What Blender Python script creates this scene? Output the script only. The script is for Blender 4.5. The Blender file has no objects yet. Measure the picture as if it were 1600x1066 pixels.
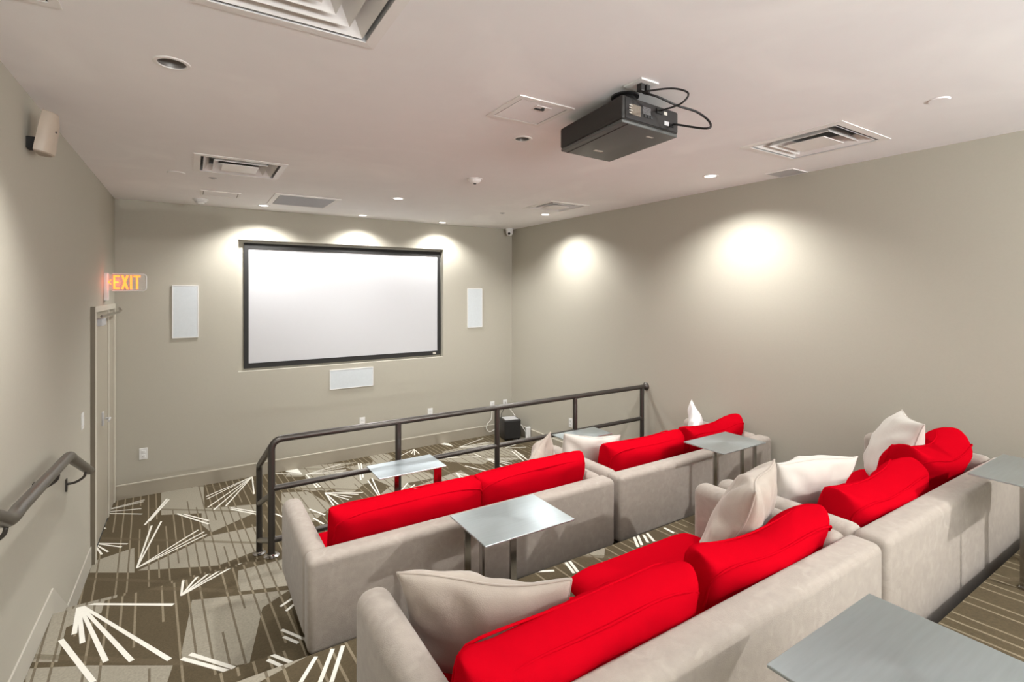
import bpy, bmesh, math, random
from mathutils import Vector, Matrix, noise
from mathutils.geometry import delaunay_2d_cdt
random.seed(7)
S = bpy.context.scene
C = bpy.data.collections.new('room'); S.collection.children.link(C)

# ------------------------------------------------------------ camera, world, lights, exposure
EYE = 2.2
FPX, V0 = 787.0, 456.5
YAW = math.atan(500 / FPX)
cd = bpy.data.cameras.new('camera'); cam = bpy.data.objects.new('camera', cd); C.objects.link(cam)
cam.location = (0, 0, EYE); cam.rotation_euler = (math.pi / 2, 0, -YAW)
cd.sensor_width = 36; cd.lens = FPX / 1600 * 36; cd.shift_y = -(533 - V0) / 1600; cd.clip_start = 0.02
S.camera = cam
w = bpy.data.worlds.new('world'); S.world = w; w.use_nodes = True
w.node_tree.nodes['Background'].inputs[0].default_value = (0.9, 0.95, 1, 1)
w.node_tree.nodes['Background'].inputs[1].default_value = 0.05
S.view_settings.view_transform = 'Standard'; S.view_settings.look = 'None'
S.view_settings.exposure = 0.12; S.view_settings.gamma = 1; S.view_settings.use_curve_mapping = False
CEIL = 3.187
LX, RX, FY, BY = -0.69, 4.28, 6.74, -3.0

def spot(x, y, power, size=108, blend=1.0, z=CEIL + 0.02, radius=0.035, color=(1, .99, .97), aim=None):
    d = bpy.data.lights.new('downlight_lamp', 'SPOT'); d.energy = power; d.spot_size = math.radians(size); d.spot_blend = blend
    d.shadow_soft_size = radius; d.color = color
    o = bpy.data.objects.new('downlight_lamp', d); o.location = (x, y, z); C.objects.link(o)
    if aim: o.rotation_euler = (Vector(aim) - Vector((x, y, z))).to_track_quat('-Z', 'Y').to_euler()
    return o
LIT = [(0.69, 6.35), (1.83, 5.12), (1.854, 6.42), (3.0, 6.45), (3.72, 2.71), (3.785, 5.17)]
POW = [95, 40, 75, 75, 170, 130]
for (x, y), p in zip(LIT, POW):
    spot(x, y, p)                                   # the beam that draws the scallop on the wall
    spot(x, y, 88, 138, .6, CEIL - .012, .04)     # the wide spill of the same lamp
# downlights of the rear half of the room, behind the camera
spot(3.72, 0.45, 200)
spot(3.8, -1.75, 320, 112, 1.0, CEIL - 0.03, 0.03, aim=(1.5, 2.6, .9))
for x, y, p in ((1.75, 0.3, 38), (0.1, -1.2, 20)): spot(x, y, p, 150, 0.8, CEIL - 0.03, 0.08)
spot(-.073, 2.62, 135, 118, .9, CEIL - .01, .04)      # the deep-baffled cans that look dark from the side
spot(1.795, 2.702, 130, 120, .9, CEIL - .01, .04)
# unseen fill light added at the back, tilted up to brighten the ceiling
la = bpy.data.lights.new('rear_fill', 'AREA'); la.shape = 'RECTANGLE'; la.size = 4.2; la.size_y = 1.4; la.energy = 420; la.color = (.95, .98, 1)
lo = bpy.data.objects.new('rear_fill', la); lo.location = (1.8, BY + 0.25, 2.2); lo.rotation_euler = (math.radians(160), 0, 0); C.objects.link(lo)

# ------------------------------------------------------------ pixel helpers (1600x1066 frame) used only to measure positions on known planes
_f = Vector((math.sin(YAW), math.cos(YAW), 0)); _r = Vector((math.cos(YAW), -math.sin(YAW), 0)); _u = Vector((0, 0, 1))
def ray(u, v): return _f + _r * ((u - 800) / FPX) - _u * ((v - V0) / FPX)
def onZ(u, v, z):
    d = ray(u, v); t = (z - EYE) / d.z; return Vector((0, 0, EYE)) + d * t
def onY(u, v, y):
    d = ray(u, v); return Vector((0, 0, EYE)) + d * (y / d.y)

# ------------------------------------------------------------ materials
def new_mat(name):
    m = bpy.data.materials.new(name); m.use_nodes = True
    nt = m.node_tree; return m, nt, nt.nodes['Principled BSDF']
def N(nt, t, **k):
    n = nt.nodes.new(t)
    for a, b in k.items():
        if a.startswith('i_'): n.inputs[int(a[2:]) if a[2:].isdigit() else a[2:]].default_value = b
        else: setattr(n, a, b)
    return n
def math_(nt, op, a, b=None, clamp=False):
    n = nt.nodes.new('ShaderNodeMath'); n.operation = op; n.use_clamp = clamp
    for i, x in enumerate((a, b)):
        if x is None: continue
        if isinstance(x, (int, float)): n.inputs[i].default_value = x
        else: nt.links.new(x, n.inputs[i])
    return n.outputs[0]
def mix_(nt, fac, a, b):
    n = nt.nodes.new('ShaderNodeMix'); n.data_type = 'RGBA'
    for i, x in ((0, fac), (6, a), (7, b)):
        if isinstance(x, (int, float)): n.inputs[i].default_value = x
        elif isinstance(x, tuple): n.inputs[i].default_value = (*x, 1)
        else: nt.links.new(x, n.inputs[i])
    return n.outputs[2]
def simple(name, col, rough=0.5, metal=0.0, var=0.06, scale=20, bump=0.0, bscale=200, emit=None, estr=0, sheen=0.0, var2=None, scale2=3, aniso=0, spec=0.5, stretch=None):
    m, nt, b = new_mat(name)
    tc = N(nt, 'ShaderNodeTexCoord'); src = tc.outputs['Object']
    if stretch:
        mp = N(nt, 'ShaderNodeMapping'); mp.inputs['Scale'].default_value = stretch; nt.links.new(src, mp.inputs[0]); src = mp.outputs[0]
    nz = N(nt, 'ShaderNodeTexNoise'); nz.inputs['Scale'].default_value = scale; nz.inputs['Detail'].default_value = 6
    nt.links.new(src, nz.inputs['Vector'])
    c = mix_(nt, nz.outputs['Fac'], tuple(x * (1 - var) for x in col), tuple(min(1, x * (1 + var)) for x in col))
    if var2:
        n2 = N(nt, 'ShaderNodeTexNoise'); n2.inputs['Scale'].default_value = scale2; n2.inputs['Detail'].default_value = 4; n2.inputs['Distortion'].default_value = 1.0
        nt.links.new(tc.outputs['Object'], n2.inputs['Vector'])
        rp = N(nt, 'ShaderNodeMapRange'); rp.inputs[1].default_value = .52; rp.inputs[2].default_value = .68; nt.links.new(n2.outputs['Fac'], rp.inputs[0])
        c = mix_(nt, rp.outputs[0], c, var2)
    nt.links.new(c, b.inputs['Base Color'])
    b.inputs['Roughness'].default_value = rough; b.inputs['Metallic'].default_value = metal
    b.inputs['Specular IOR Level'].default_value = spec
    if sheen: b.inputs['Sheen Weight'].default_value = sheen; b.inputs['Sheen Roughness'].default_value = .4
    if aniso: b.inputs['Anisotropic'].default_value = aniso
    if bump:
        n3 = N(nt, 'ShaderNodeTexNoise'); n3.inputs['Scale'].default_value = bscale; n3.inputs['Detail'].default_value = 3
        nt.links.new(src, n3.inputs['Vector'])
        bp = N(nt, 'ShaderNodeBump'); bp.inputs['Strength'].default_value = bump; bp.inputs['Distance'].default_value = .004
        nt.links.new(n3.outputs['Fac'], bp.inputs['Height']); nt.links.new(bp.outputs[0], b.inputs['Normal'])
    if emit:
        b.inputs['Emission Color'].default_value = (*emit, 1); b.inputs['Emission Strength'].default_value = estr
    return m
M = {}
M['wall'] = simple('taupe_wall_paint', (.425, .40, .336), .75, var=.025, scale=60, bump=.12, bscale=260, spec=.3)
M['trimlit'] = simple('lit_trim_paint', (.56, .53, .45), .5, var=.02)  # trim where it catches light, the brightness put into the colour
M['trimdark'] = simple('taupe_trim_enamel', (.36, .325, .26), .45, var=.03)
M['leftbase'] = simple('pale_skirting_paint', (.455, .43, .37), .6, var=.02)
M['frameshade'] = simple('shaded_frame_side', (.17, .145, .105), .5)  # frame side turned from the light, its shade put into the colour
M['ceil'] = simple('white_ceiling_paint', (.85, .832, .832), .8, var=.02, scale=8, bump=.05, var2=(.90, .885, .88), scale2=1.1, spec=.2)
M['white'] = simple('white_plastic', (.74, .74, .73), .4, var=.02)
M['ventwhite'] = simple('white_enamel_grille', (.80, .77, .75), .4, var=.02)
M['ventgrey'] = simple('grey_grille', (.48, .48, .49), .5, var=.04)
M['ventdark'] = simple('dark_duct', (.03, .03, .03), .7)
M['cangrey'] = simple('brushed_can_baffle', (.33, .31, .29), .35, .5)
M['lamp'] = simple('lamp_glow', (1, 1, 1), .5, emit=(1, .97, .93), estr=14)
M['screen'] = simple('matte_white_screen', (.50, .50, .515), .85, var=.01)
M['black'] = simple('black_felt', (.012, .011, .01), .75)
M['blackplastic'] = simple('black_plastic', (.016, .015, .015), .38, bump=.05, bscale=400)
M['projgrey'] = simple('charcoal_projector_shell', (.085, .088, .085), .45, bump=.08, bscale=400)
M['projside'] = simple('dark_vent_mesh', (.022, .02, .018), .6, var=.5, scale=300, bump=.3, bscale=300)
M['label'] = simple('pale_label', (.55, .52, .46), .5)
M['labeldim'] = simple('dim_label', (.16, .13, .10), .5, var=.3, scale=90)
M['speakercream'] = simple('cream_speaker_plastic', (.40, .33, .265), .45)
M['grilleblue'] = simple('pale_speaker_grille', (.58, .62, .645), .6, var=.06, scale=40, bump=.1, bscale=500)
M['rail'] = simple('dark_bronze_rail', (.072, .065, .058), .33, .6, bump=.03)
M['railgrey'] = simple('grey_metal_handrail', (.14, .128, .115), .3, .7)
M['fabric'] = simple('greige_velvet', (.35, .308, .268), .85, var=.14, scale=30, bump=.3, bscale=350, sheen=.15, var2=(.385, .34, .298), scale2=16, spec=.2)
M['pillowfab'] = simple('oatmeal_velvet', (.38, .33, .282), .85, var=.06, scale=20, bump=.2, bscale=300, sheen=.25, var2=(.44, .385, .33), scale2=7, spec=.2)
M['pillowpale'] = simple('pale_linen', (.53, .50, .455), .85, var=.04, scale=20, bump=.15, bscale=300, sheen=.2, spec=.2)
M['red'] = simple('red_cotton', (.43, .0015, .008), .9, var=.04, scale=14, bump=.15, bscale=300, sheen=.0, spec=.0)
M['redpipe'] = simple('red_piping', (.43, .002, .009), .8, spec=.15)
M['legdark'] = simple('dark_sofa_leg', (.02, .017, .014), .5)
M['alu'] = simple('brushed_aluminium', (.50, .565, .59), .30, .9, var=.10, scale=6, bump=.04, bscale=60, stretch=(1, 14, 1), aniso=.4)
M['steel'] = simple('polished_steel', (.42, .40, .38), .16, 1.0, var=.05)
M['acrylic'], _nt, _b = new_mat('clear_acrylic')
_b.inputs['Base Color'].default_value = (.95, .96, .95, 1); _b.inputs['Transmission Weight'].default_value = .85; _b.inputs['Roughness'].default_value = .12; _b.inputs['IOR'].default_value = 1.3
M['exitled'] = simple('orange_exit_letters', (1, .35, .05), .5, emit=(1, .21, .03), estr=1.7)
M['cable'] = simple('black_cable', (.01, .009, .009), .45)
M['cablewhite'] = simple('white_cable', (.75, .73, .68), .45)

def carpet(name, light):
    m, nt, b = new_mat(name)
    tc = N(nt, 'ShaderNodeTexCoord'); src = tc.outputs['Object']
    dark, darkl, lite, lited = (.092, .072, .043), (.25, .21, .145), (.285, .26, .205), (.125, .10, .066)
    # large woven patches
    vo = N(nt, 'ShaderNodeTexVoronoi'); vo.inputs['Scale'].default_value = 1.9; vo.inputs['Randomness'].default_value = 1; vo.distance = 'MANHATTAN'
    nt.links.new(src, vo.inputs['Vector'])
    sc = N(nt, 'ShaderNodeSeparateColor'); nt.links.new(vo.outputs['Color'], sc.inputs[0])
    patch = math_(nt, 'GREATER_THAN', sc.outputs[0], .84)
    if light is not None: patch = float(light)
    # stripes running away from the camera
    sx = N(nt, 'ShaderNodeSeparateXYZ'); nt.links.new(src, sx.inputs[0])
    def stripes(ang, per, width, seed):
        ca, sa = math.cos(ang), math.sin(ang)
        u = math_(nt, 'ADD', math_(nt, 'MULTIPLY', sx.outputs[0], ca), math_(nt, 'MULTIPLY', sx.outputs[1], sa))
        v = math_(nt, 'ADD', math_(nt, 'MULTIPLY', sx.outputs[0], -sa), math_(nt, 'MULTIPLY', sx.outputs[1], ca))
        s = math_(nt, 'DIVIDE', u, per)
        fr = math_(nt, 'FRACT', s); fl = math_(nt, 'FLOOR', s)
        wn = N(nt, 'ShaderNodeTexWhiteNoise', noise_dimensions='2D')
        cm = N(nt, 'ShaderNodeCombineXYZ'); nt.links.new(fl, cm.inputs[0])
        nt.links.new(math_(nt, 'FLOOR', math_(nt, 'ADD', math_(nt, 'DIVIDE', v, .62), math_(nt, 'MULTIPLY', fl, .37 + seed))), cm.inputs[1])
        nt.links.new(cm.outputs[0], wn.inputs['Vector'])
        on = math_(nt, 'GREATER_THAN', wn.outputs['Value'], .24)
        return math_(nt, 'MULTIPLY', math_(nt, 'LESS_THAN', fr, width), on)
    s1 = stripes(.06, .066, .17, 0)
    col = mix_(nt, patch, mix_(nt, math_(nt, 'MULTIPLY', s1, .8), dark, darkl), mix_(nt, math_(nt, 'MULTIPLY', s1, .85), lite, lited))
    s2 = stripes(.95, .61, .06, .21)
    col = mix_(nt, math_(nt, 'MULTIPLY', s2, .6), col, (.12, .095, .06))
    nz = N(nt, 'ShaderNodeTexNoise'); nz.inputs['Scale'].default_value = 90; nz.inputs['Detail'].default_value = 4; nt.links.new(src, nz.inputs['Vector'])
    mr = N(nt, 'ShaderNodeMapRange'); mr.inputs[3].default_value = .72; mr.inputs[4].default_value = 1.28; nt.links.new(nz.outputs['Fac'], mr.inputs[0])
    vm = N(nt, 'ShaderNodeVectorMath', operation='SCALE'); nt.links.new(col, vm.inputs[0]); nt.links.new(mr.outputs[0], vm.inputs['Scale'])
    nt.links.new(vm.outputs[0], b.inputs['Base Color'])
    b.inputs['Roughness'].default_value = .95; b.inputs['Specular IOR Level'].default_value = .1
    n3 = N(nt, 'ShaderNodeTexNoise'); n3.inputs['Scale'].default_value = 320; nt.links.new(src, n3.inputs['Vector'])
    bp = N(nt, 'ShaderNodeBump'); bp.inputs['Strength'].default_value = .4; bp.inputs['Distance'].default_value = .004
    nt.links.new(n3.outputs['Fac'], bp.inputs['Height']); nt.links.new(bp.outputs[0], b.inputs['Normal'])
    return m
M['carpet'] = carpet('brown_patterned_carpet', None)
M['carpetdark'] = carpet('brown_carpet_patch', 0)
M['carpetlight'] = carpet('greige_carpet_patch', 1)
M['carpetwhite'] = simple('white_carpet_yarn', (.74, .72, .65), .95, var=.06, scale=80, bump=.3, bscale=300, spec=.1)

# ------------------------------------------------------------ mesh helpers
def obj(name, bm, mat, parent=None, smooth=False, auto=None):
    me = bpy.data.meshes.new(name); bm.normal_update(); bm.to_mesh(me); bm.free()
    if mat is not None:
        for m in (mat if isinstance(mat, (list, tuple)) else [mat]): me.materials.append(m)
    if smooth:
        for p in me.polygons: p.use_smooth = True
        if auto is not None and hasattr(me, 'set_sharp_from_angle'): me.set_sharp_from_angle(angle=math.radians(auto))
    o = bpy.data.objects.new(name, me); C.objects.link(o)
    if parent is not None: o.parent = parent
    return o
def tag(o, label, cat, group=None):
    o['label'] = label; o['category'] = cat
    if group: o['group'] = group
    return o
def thing(name, label, cat, loc=(0, 0, 0), rz=0, group=None):
    o = bpy.data.objects.new(name, None); C.objects.link(o); o.empty_display_size = .1
    o.location = loc; o.rotation_euler = (0, 0, rz)
    return tag(o, label, cat, group)
def struct(o): o['kind'] = 'structure'; return o
def add_box(bm, x0, x1, y0, y1, z0, z1, bevel=0, seg=3, mtx=None):
    t = bmesh.new()
    bmesh.ops.create_cube(t, size=1)
    bmesh.ops.scale(t, vec=(x1 - x0, y1 - y0, z1 - z0), verts=t.verts)
    bmesh.ops.translate(t, vec=((x0 + x1) / 2, (y0 + y1) / 2, (z0 + z1) / 2), verts=t.verts)
    if bevel: bmesh.ops.bevel(t, geom=t.edges[:], offset=bevel, segments=seg, profile=.5, affect='EDGES')
    if mtx: bmesh.ops.transform(t, matrix=mtx, verts=t.verts)
    join(bm, t)
def join(bm, t):
    me = bpy.data.meshes.new('tmp'); t.to_mesh(me); t.free(); bm.from_mesh(me); bpy.data.meshes.remove(me)
def bx(*a, **k):
    bm = bmesh.new(); add_box(bm, *a, **k); return bm
def add_tube(bm, pts, r, seg=12, caps=True):
    pts = [Vector(p) for p in pts]; rings = []
    n = len(pts); up = Vector((0, 0, 1))
    prev = None
    for i, p in enumerate(pts):
        t = ((pts[min(i + 1, n - 1)] - p).normalized() + (p - pts[max(i - 1, 0)]).normalized())
        t = t.normalized() if t.length > 1e-6 else Vector((0, 0, 1))
        if prev is None:
            a = up if abs(t.z) < .9 else Vector((1, 0, 0)); x = t.cross(a).normalized()
        else:
            x = (prev - t * prev.dot(t)).normalized()
        prev = x; y = t.cross(x)
        rings.append([bm.verts.new(p + x * (r * math.cos(2 * math.pi * k / seg)) + y * (r * math.sin(2 * math.pi * k / seg))) for k in range(seg)])
    for a, b in zip(rings, rings[1:]):
        for k in range(seg): bm.faces.new((a[k], a[(k + 1) % seg], b[(k + 1) % seg], b[k]))
    if caps: bm.faces.new(rings[0][::-1]); bm.faces.new(rings[-1])
def tube(pts, r, seg=12):
    bm = bmesh.new(); add_tube(bm, pts, r, seg); return bm
def arc(p, q, c, n=6):
    # rounded corner from p to q around control point c
    p, q, c = Vector(p), Vector(q), Vector(c)
    return [(p * (1 - t) ** 2 + c * (2 * t * (1 - t)) + q * t * t) for t in [i / n for i in range(n + 1)]]
def spline(pts, n=8):
    P = [Vector(p) for p in pts]; P = [2 * P[0] - P[1]] + P + [2 * P[-1] - P[-2]]; out = []
    for i in range(1, len(P) - 2):
        for k in range(n):
            t = k / n; a, b, c, d = P[i - 1], P[i], P[i + 1], P[i + 2]
            out.append(.5 * ((2 * b) + (c - a) * t + (2 * a - 5 * b + 4 * c - d) * t * t + (3 * b - a - 3 * c + d) * t ** 3))
    return out + [P[-2]]
def lathe(prof, seg=32, mtx=None):
    bm = bmesh.new(); rings = []
    for r, z in prof:
        if r < 1e-6: rings.append([bm.verts.new((0, 0, z))])
        else: rings.append([bm.verts.new((r * math.cos(2 * math.pi * k / seg), r * math.sin(2 * math.pi * k / seg), z)) for k in range(seg)])
    for a, b in zip(rings, rings[1:]):
        for k in range(seg):
            k2 = (k + 1) % seg
            if len(a) == 1 and len(b) == 1: continue
            if len(a) == 1: bm.faces.new((a[0], b[k2], b[k]))
            elif len(b) == 1: bm.faces.new((a[k], a[k2], b[0]))
            else: bm.faces.new((a[k], a[k2], b[k2], b[k]))
    bmesh.ops.recalc_face_normals(bm, faces=bm.faces)
    if mtx: bmesh.ops.transform(bm, matrix=mtx, verts=bm.verts)
    return bm
def flat_cdt(rect, z, polys, holes=(), flip=False):
    """a flat sheet (rect) cut along polys [(points, material index)], higher index wins; holes are left out"""
    x0, x1, y0, y1 = rect
    V = []; F = []
    def addp(p): s = len(V); V.extend(Vector((a[0], a[1])) for a in p); F.append(list(range(s, s + len(p))))
    def ccw(p):
        a = sum(p[i][0] * p[(i + 1) % len(p)][1] - p[(i + 1) % len(p)][0] * p[i][1] for i in range(len(p)))
        return p if a > 0 else p[::-1]
    addp([(x0, y0), (x1, y0), (x1, y1), (x0, y1)])
    mi = [0]
    for p, m in polys:
        if max(a[0] for a in p) < x0 or min(a[0] for a in p) > x1 or max(a[1] for a in p) < y0 or min(a[1] for a in p) > y1: continue
        addp(ccw([(a[0], a[1]) for a in p])); mi.append(m)
    for p in holes: addp(ccw(list(p))); mi.append(-1)
    vs, es, fs, ov, oe, of = delaunay_2d_cdt(V, [], F, 0, 1e-5)
    bm = bmesh.new(); bv = [bm.verts.new((v.x, v.y, z)) for v in vs]
    for f, o in zip(fs, of):
        if 0 not in o: continue
        ms = [mi[k] for k in o]
        if -1 in ms: continue
        try: face = bm.faces.new([bv[k] for k in (f[::-1] if flip else f)])
        except ValueError: continue
        face.material_index = max(ms)
    loose = [v for v in bm.verts if not v.link_faces]
    bmesh.ops.delete(bm, geom=loose, context='VERTS')
    return bm

# ------------------------------------------------------------ carpet pattern measured in plan
def seg_quad(a, b, w0, w1):
    a, b = Vector((a[0], a[1])), Vector((b[0], b[1])); d = (b - a)
    if d.length < 1e-4: return None
    n = Vector((-d.y, d.x)).normalized()
    return [a + n * w0 / 2, b + n * w1 / 2, b - n * w1 / 2, a - n * w0 / 2]
PAT = []
def fan(ap, ends, z, w=.016):
    A = onZ(*ap, z)
    for e in ends:
        q = seg_quad(A, onZ(*e, z), w * .7, w)
        if q: PAT.append((q, 3, z))
def line(a, b, z, w=.018, m=3):
    q = seg_quad(onZ(*a, z), onZ(*b, z), w, w); PAT.append((q, m, z))
def poly(pts, z, m): PAT.append(([onZ(*p, z) for p in pts], m, z))
z0 = 0.0
fan((147, 802), [(226, 781), (224, 784), (221, 795), (222, 803.5)], z0)
fan((144, 818), [(165, 826), (157, 829)], z0)
fan((146, 849), [(199.5, 850), (190, 855), (169, 862.6), (159, 866.6), (150, 872)], z0)
line((226, 820.6), (261, 779.5), z0); line((233, 815), (264, 780.5), z0)
fan((213.5, 888), [(237, 821.5), (252, 815), (310, 828), (319, 831), (323, 835)], z0)
line((276.5, 803), (326, 819), z0); line((287, 803.6), (326, 813.6), z0)
fan((394, 745), [(322, 776), (323, 780), (324.6, 793), (334, 797), (352.6, 791), (397, 772)], z0)
line((360.5, 793.5), (402.5, 800.5), z0); line((361, 796), (402.5, 804), z0)
poly([(472.5, 741), (446, 737), (450, 733.5), (464, 731.5)], z0, 3); line((430.5, 740), (472, 741.5), z0)
fan((478, 741.6), [(532, 725.5), (541, 734), (540, 729.5), (500.5, 761), (495, 762), (536, 738)], z0)
line((560, 724), (564, 750), z0); line((564, 724), (567.5, 746.5), z0)
fan((507.5, 770), [(567, 769.6), (560, 772.5), (550, 777), (545, 781), (528.5, 788.5), (521.5, 790)], z0)
fan((599, 786), [(575, 751), (581, 747)], z0)
fan((610, 786), [(637, 755), (653, 760.5), (648, 757.5)], z0)
line((430, 803), (446, 809.5), z0); line((483, 795.5), (508, 805), z0); line((490, 810), (506, 819), z0)
fan((647, 702), [(627, 712), (643, 709), (655, 709), (648, 711)], z0)
poly([(709, 698), (688, 694), (694, 692.5), (701, 693)], z0, 3)
fan((717.5, 699), [(755, 685), (766, 691), (771, 695), (745, 699)], z0)
fan((751.6, 713.6), [(698, 715.5), (740, 709)], z0)
fan((760, 717), [(808, 717.5), (800, 724), (796, 727), (789, 731.5)], z0)
line((726.5, 728), (774, 739.6), z0); fan((712.6, 739), [(735, 744), (732, 752), (724, 753)], z0)
line((803.6, 703), (824, 718.5), z0); line((800, 705), (818, 720), z0); fan((789, 700), [(806, 695), (822, 699)], z0)
# light ground patches of the lower floor
for p in ([(315, 795), (402, 788), (402, 800), (330, 832), (315, 820)], [(252, 760), (318, 755), (320, 802), (252, 805)],
          [(144, 878), (210, 856), (210, 895), (140, 895)], [(326, 838), (404, 822), (403, 860), (340, 884), (215, 892)],
          [(440, 770), (480, 768), (520, 790), (490, 815), (440, 800)], [(540, 730), (600, 720), (690, 745), (610, 760)],
          [(650, 760), (720, 735), (760, 760), (700, 790)], [(445, 745), (470, 745), (560, 722), (460, 729)], [(690, 706), (760, 690), (800, 705), (740, 712)]):
    poly(p, z0, 2)
# step treads and first tier
z1 = .16
line((125, 938), (201, 906), z1); line((126, 936), (199, 903), z1)
line((368, 877), (404, 859), z1, .02); line((372, 882), (412, 862), z1, .02)
zt = .32
fan((123, 944), [(271, 945), (116, 991), (129, 1005), (165.6, 1034), (206, 1033), (265, 1031)], zt, .024)
line((95, 1000), (146, 1066), zt, .024)
line((284, 1029), (356, 1049), zt, .022); line((297, 1022), (366, 1044), zt, .022)
fan((283, 931), [(287, 902), (312, 897), (330, 893), (352, 886), (368, 883)], zt)
line((438, 948), (457, 935), zt); line((447, 955), (460, 944), zt)
line((440, 984), (478, 1000), zt); line((443, 995), (466, 1005), zt)
poly([(300, 938), (452, 922), (410, 950), (390, 1036), (370, 1040), (282, 1028)], zt, 2)
poly([(372, 892), (450, 872), (452, 915), (372, 925)], zt, 2)
poly([(85, 955), (112, 946), (90, 1035), (48, 1035)], zt, 2)
poly([(40, 1045), (140, 1040), (270, 1040), (250, 1100), (40, 1100)], zt, 2)
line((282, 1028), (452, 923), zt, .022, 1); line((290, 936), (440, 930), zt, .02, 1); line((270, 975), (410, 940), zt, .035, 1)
za = .46
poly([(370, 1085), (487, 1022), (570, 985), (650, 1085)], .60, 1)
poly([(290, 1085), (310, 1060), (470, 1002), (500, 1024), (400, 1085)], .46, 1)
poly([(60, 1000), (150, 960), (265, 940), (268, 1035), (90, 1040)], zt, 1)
line((418, 1031), (442, 1042), za); line((424, 1023), (457, 1036), za)
zb = .60
for a, b in (((494, 1026), (470, 1066)), ((520, 1014), (500, 1066)), ((536, 1009), (518, 1066)), ((884, 879), (897, 896)), ((890, 877), (903, 894)),
             ((840, 893), (866, 892)), ((990.6, 839), (997, 855)), ((996, 836), (1003, 852)), ((1005.5, 836), (1012.6, 848)), ((1011, 833), (1022, 846)), ((1038, 825), (1053, 833))):
    line(a, b, zb)
# the same motif carried on over the parts that the photograph does not show
rnd = random.Random(3)
def rand_fan(cx, cy, z):
    a0 = rnd.uniform(0, 6.28); n = rnd.randint(2, 5)
    for k in range(n):
        a = a0 + k * rnd.uniform(.08, .2); L = rnd.uniform(.25, .55)
        q = seg_quad((cx, cy), (cx + L * math.cos(a), cy + L * math.sin(a)), .011, .016); PAT.append((q, 3, z))
for cx, cy in ((.9, 3.7), (2.0, 3.75), (2.9, 3.8), (3.8, 3.6), (2.5, 3.5), (1.2, 4.3), (3.0, 4.5), (3.9, 4.6), (1.9, 4.4), (4.0, 5.6)): rand_fan(cx, cy, z0 if cy > 3.9 else zt)
for cx, cy in ((.2, 1.6), (-.4, 1.2), (.1, .9), (2.6, 2.0), (3.9, 1.9), (1.9, 2.1)): rand_fan(cx, cy, zb)
zc = .87
for k in range(14): rand_fan(rnd.uniform(-.4, 4), rnd.uniform(-2.7, .6), zc)
def floor_slab(x0, x1, y0, y1, z, zlow):
    P = [(p, m) for p, m, zz in PAT if abs(zz - z) < .01]
    bm = flat_cdt((x0, x1, y0, y1), z, P)
    b2 = bx(x0, x1, y0, y1, zlow, z)   # sides and underside
    b2.faces.ensure_lookup_table()
    top = [f for f in b2.faces if f.normal.z > .9]; bmesh.ops.delete(b2, geom=top, context='FACES_ONLY')
    join(bm, b2)
    return struct(obj('floor', bm, [M['carpet'], M['carpetdark'], M['carpetlight'], M['carpetwhite']]))
STX = .46
floor_slab(LX, RX, 3.92, FY, 0, -.1)
floor_slab(LX, STX, 3.92, 4.29, z1, 0.0)
floor_slab(LX, RX, 2.35, 3.92, zt, -.1)
floor_slab(LX, .43, 2.35, 2.655, za, zt)
floor_slab(LX, RX, .79, 2.35, zb, -.1)
floor_slab(LX, .43, .79, 1.1, zb + .135, zb)
floor_slab(LX, RX, BY, .79, zc, -.1)

# ------------------------------------------------------------ room shell
T = .15
bm = bmesh.new()                       # front wall with the screen niche
NX0, NX1, NZ0, NZ1, ND = .46, 3.095, 1.256, 2.82, .10
add_box(bm, LX - T, NX0, FY, FY + .3, 0, CEIL); add_box(bm, NX1, RX + T, FY, FY + .3, 0, CEIL)
add_box(bm, NX0, NX1, FY, FY + .3, 0, NZ0); add_box(bm, NX0, NX1, FY, FY + .3, NZ1, CEIL); add_box(bm, NX0, NX1, FY + ND, FY + .3, NZ0, NZ1)
struct(obj('wall_front', bm, M['wall']))
DY0, DY1, DZ = 5.30, 6.66, 2.03
bm = bmesh.new()
add_box(bm, LX - T, LX, BY, DY0, -.1, CEIL); add_box(bm, LX - T, LX, DY1, FY, -.1, CEIL); add_box(bm, LX - T, LX, DY0, DY1, DZ, CEIL)
struct(obj('wall_left', bm, M['wall']))
struct(obj('wall_right', bx(RX, RX + T, BY, FY, -.1, CEIL), M['wall']))
struct(obj('wall_back', bx(LX - T, RX + T, BY - T, BY, -.1, CEIL), M['wall']))

CANS_LIT = [(x, y) for x, y in ((.69, 6.354), (1.831, 5.118), (1.854, 6.50), (3.0, 6.56), (3.718, 2.708), (3.785, 5.17))]
CANS_OFF = [(-.073, 2.62), (1.795, 2.702)]
CR = .052; CRO = .058
def circ(x, y, r, n=28): return [(x + r * math.cos(2 * math.pi * k / n), y + r * math.sin(2 * math.pi * k / n)) for k in range(n)]
def rect(x0, x1, y0, y1): return [(x0, y0), (x1, y0), (x1, y1), (x0, y1)]
DIFF = [(.31, 1.715, .62), (.32, 4.53, .62), (3.545, 4.64, .55), (3.47, 1.745, .64)]
holes = [circ(x, y, CR) for x, y in CANS_LIT] + [circ(x, y, CRO) for x, y in CANS_OFF] + [rect(x - s * .44, x + s * .44, y - s * .44, y + s * .44) for x, y, s in DIFF]
bm = flat_cdt((LX - T, RX + T, BY - T, FY + .3), CEIL, [], holes, flip=True)
struct(obj('ceiling', bm, M['ceil']))
struct(obj('ceiling', bx(LX - T, RX + T, BY - T, FY + .3, CEIL + .3, CEIL + .35), M['ventdark']))

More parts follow.
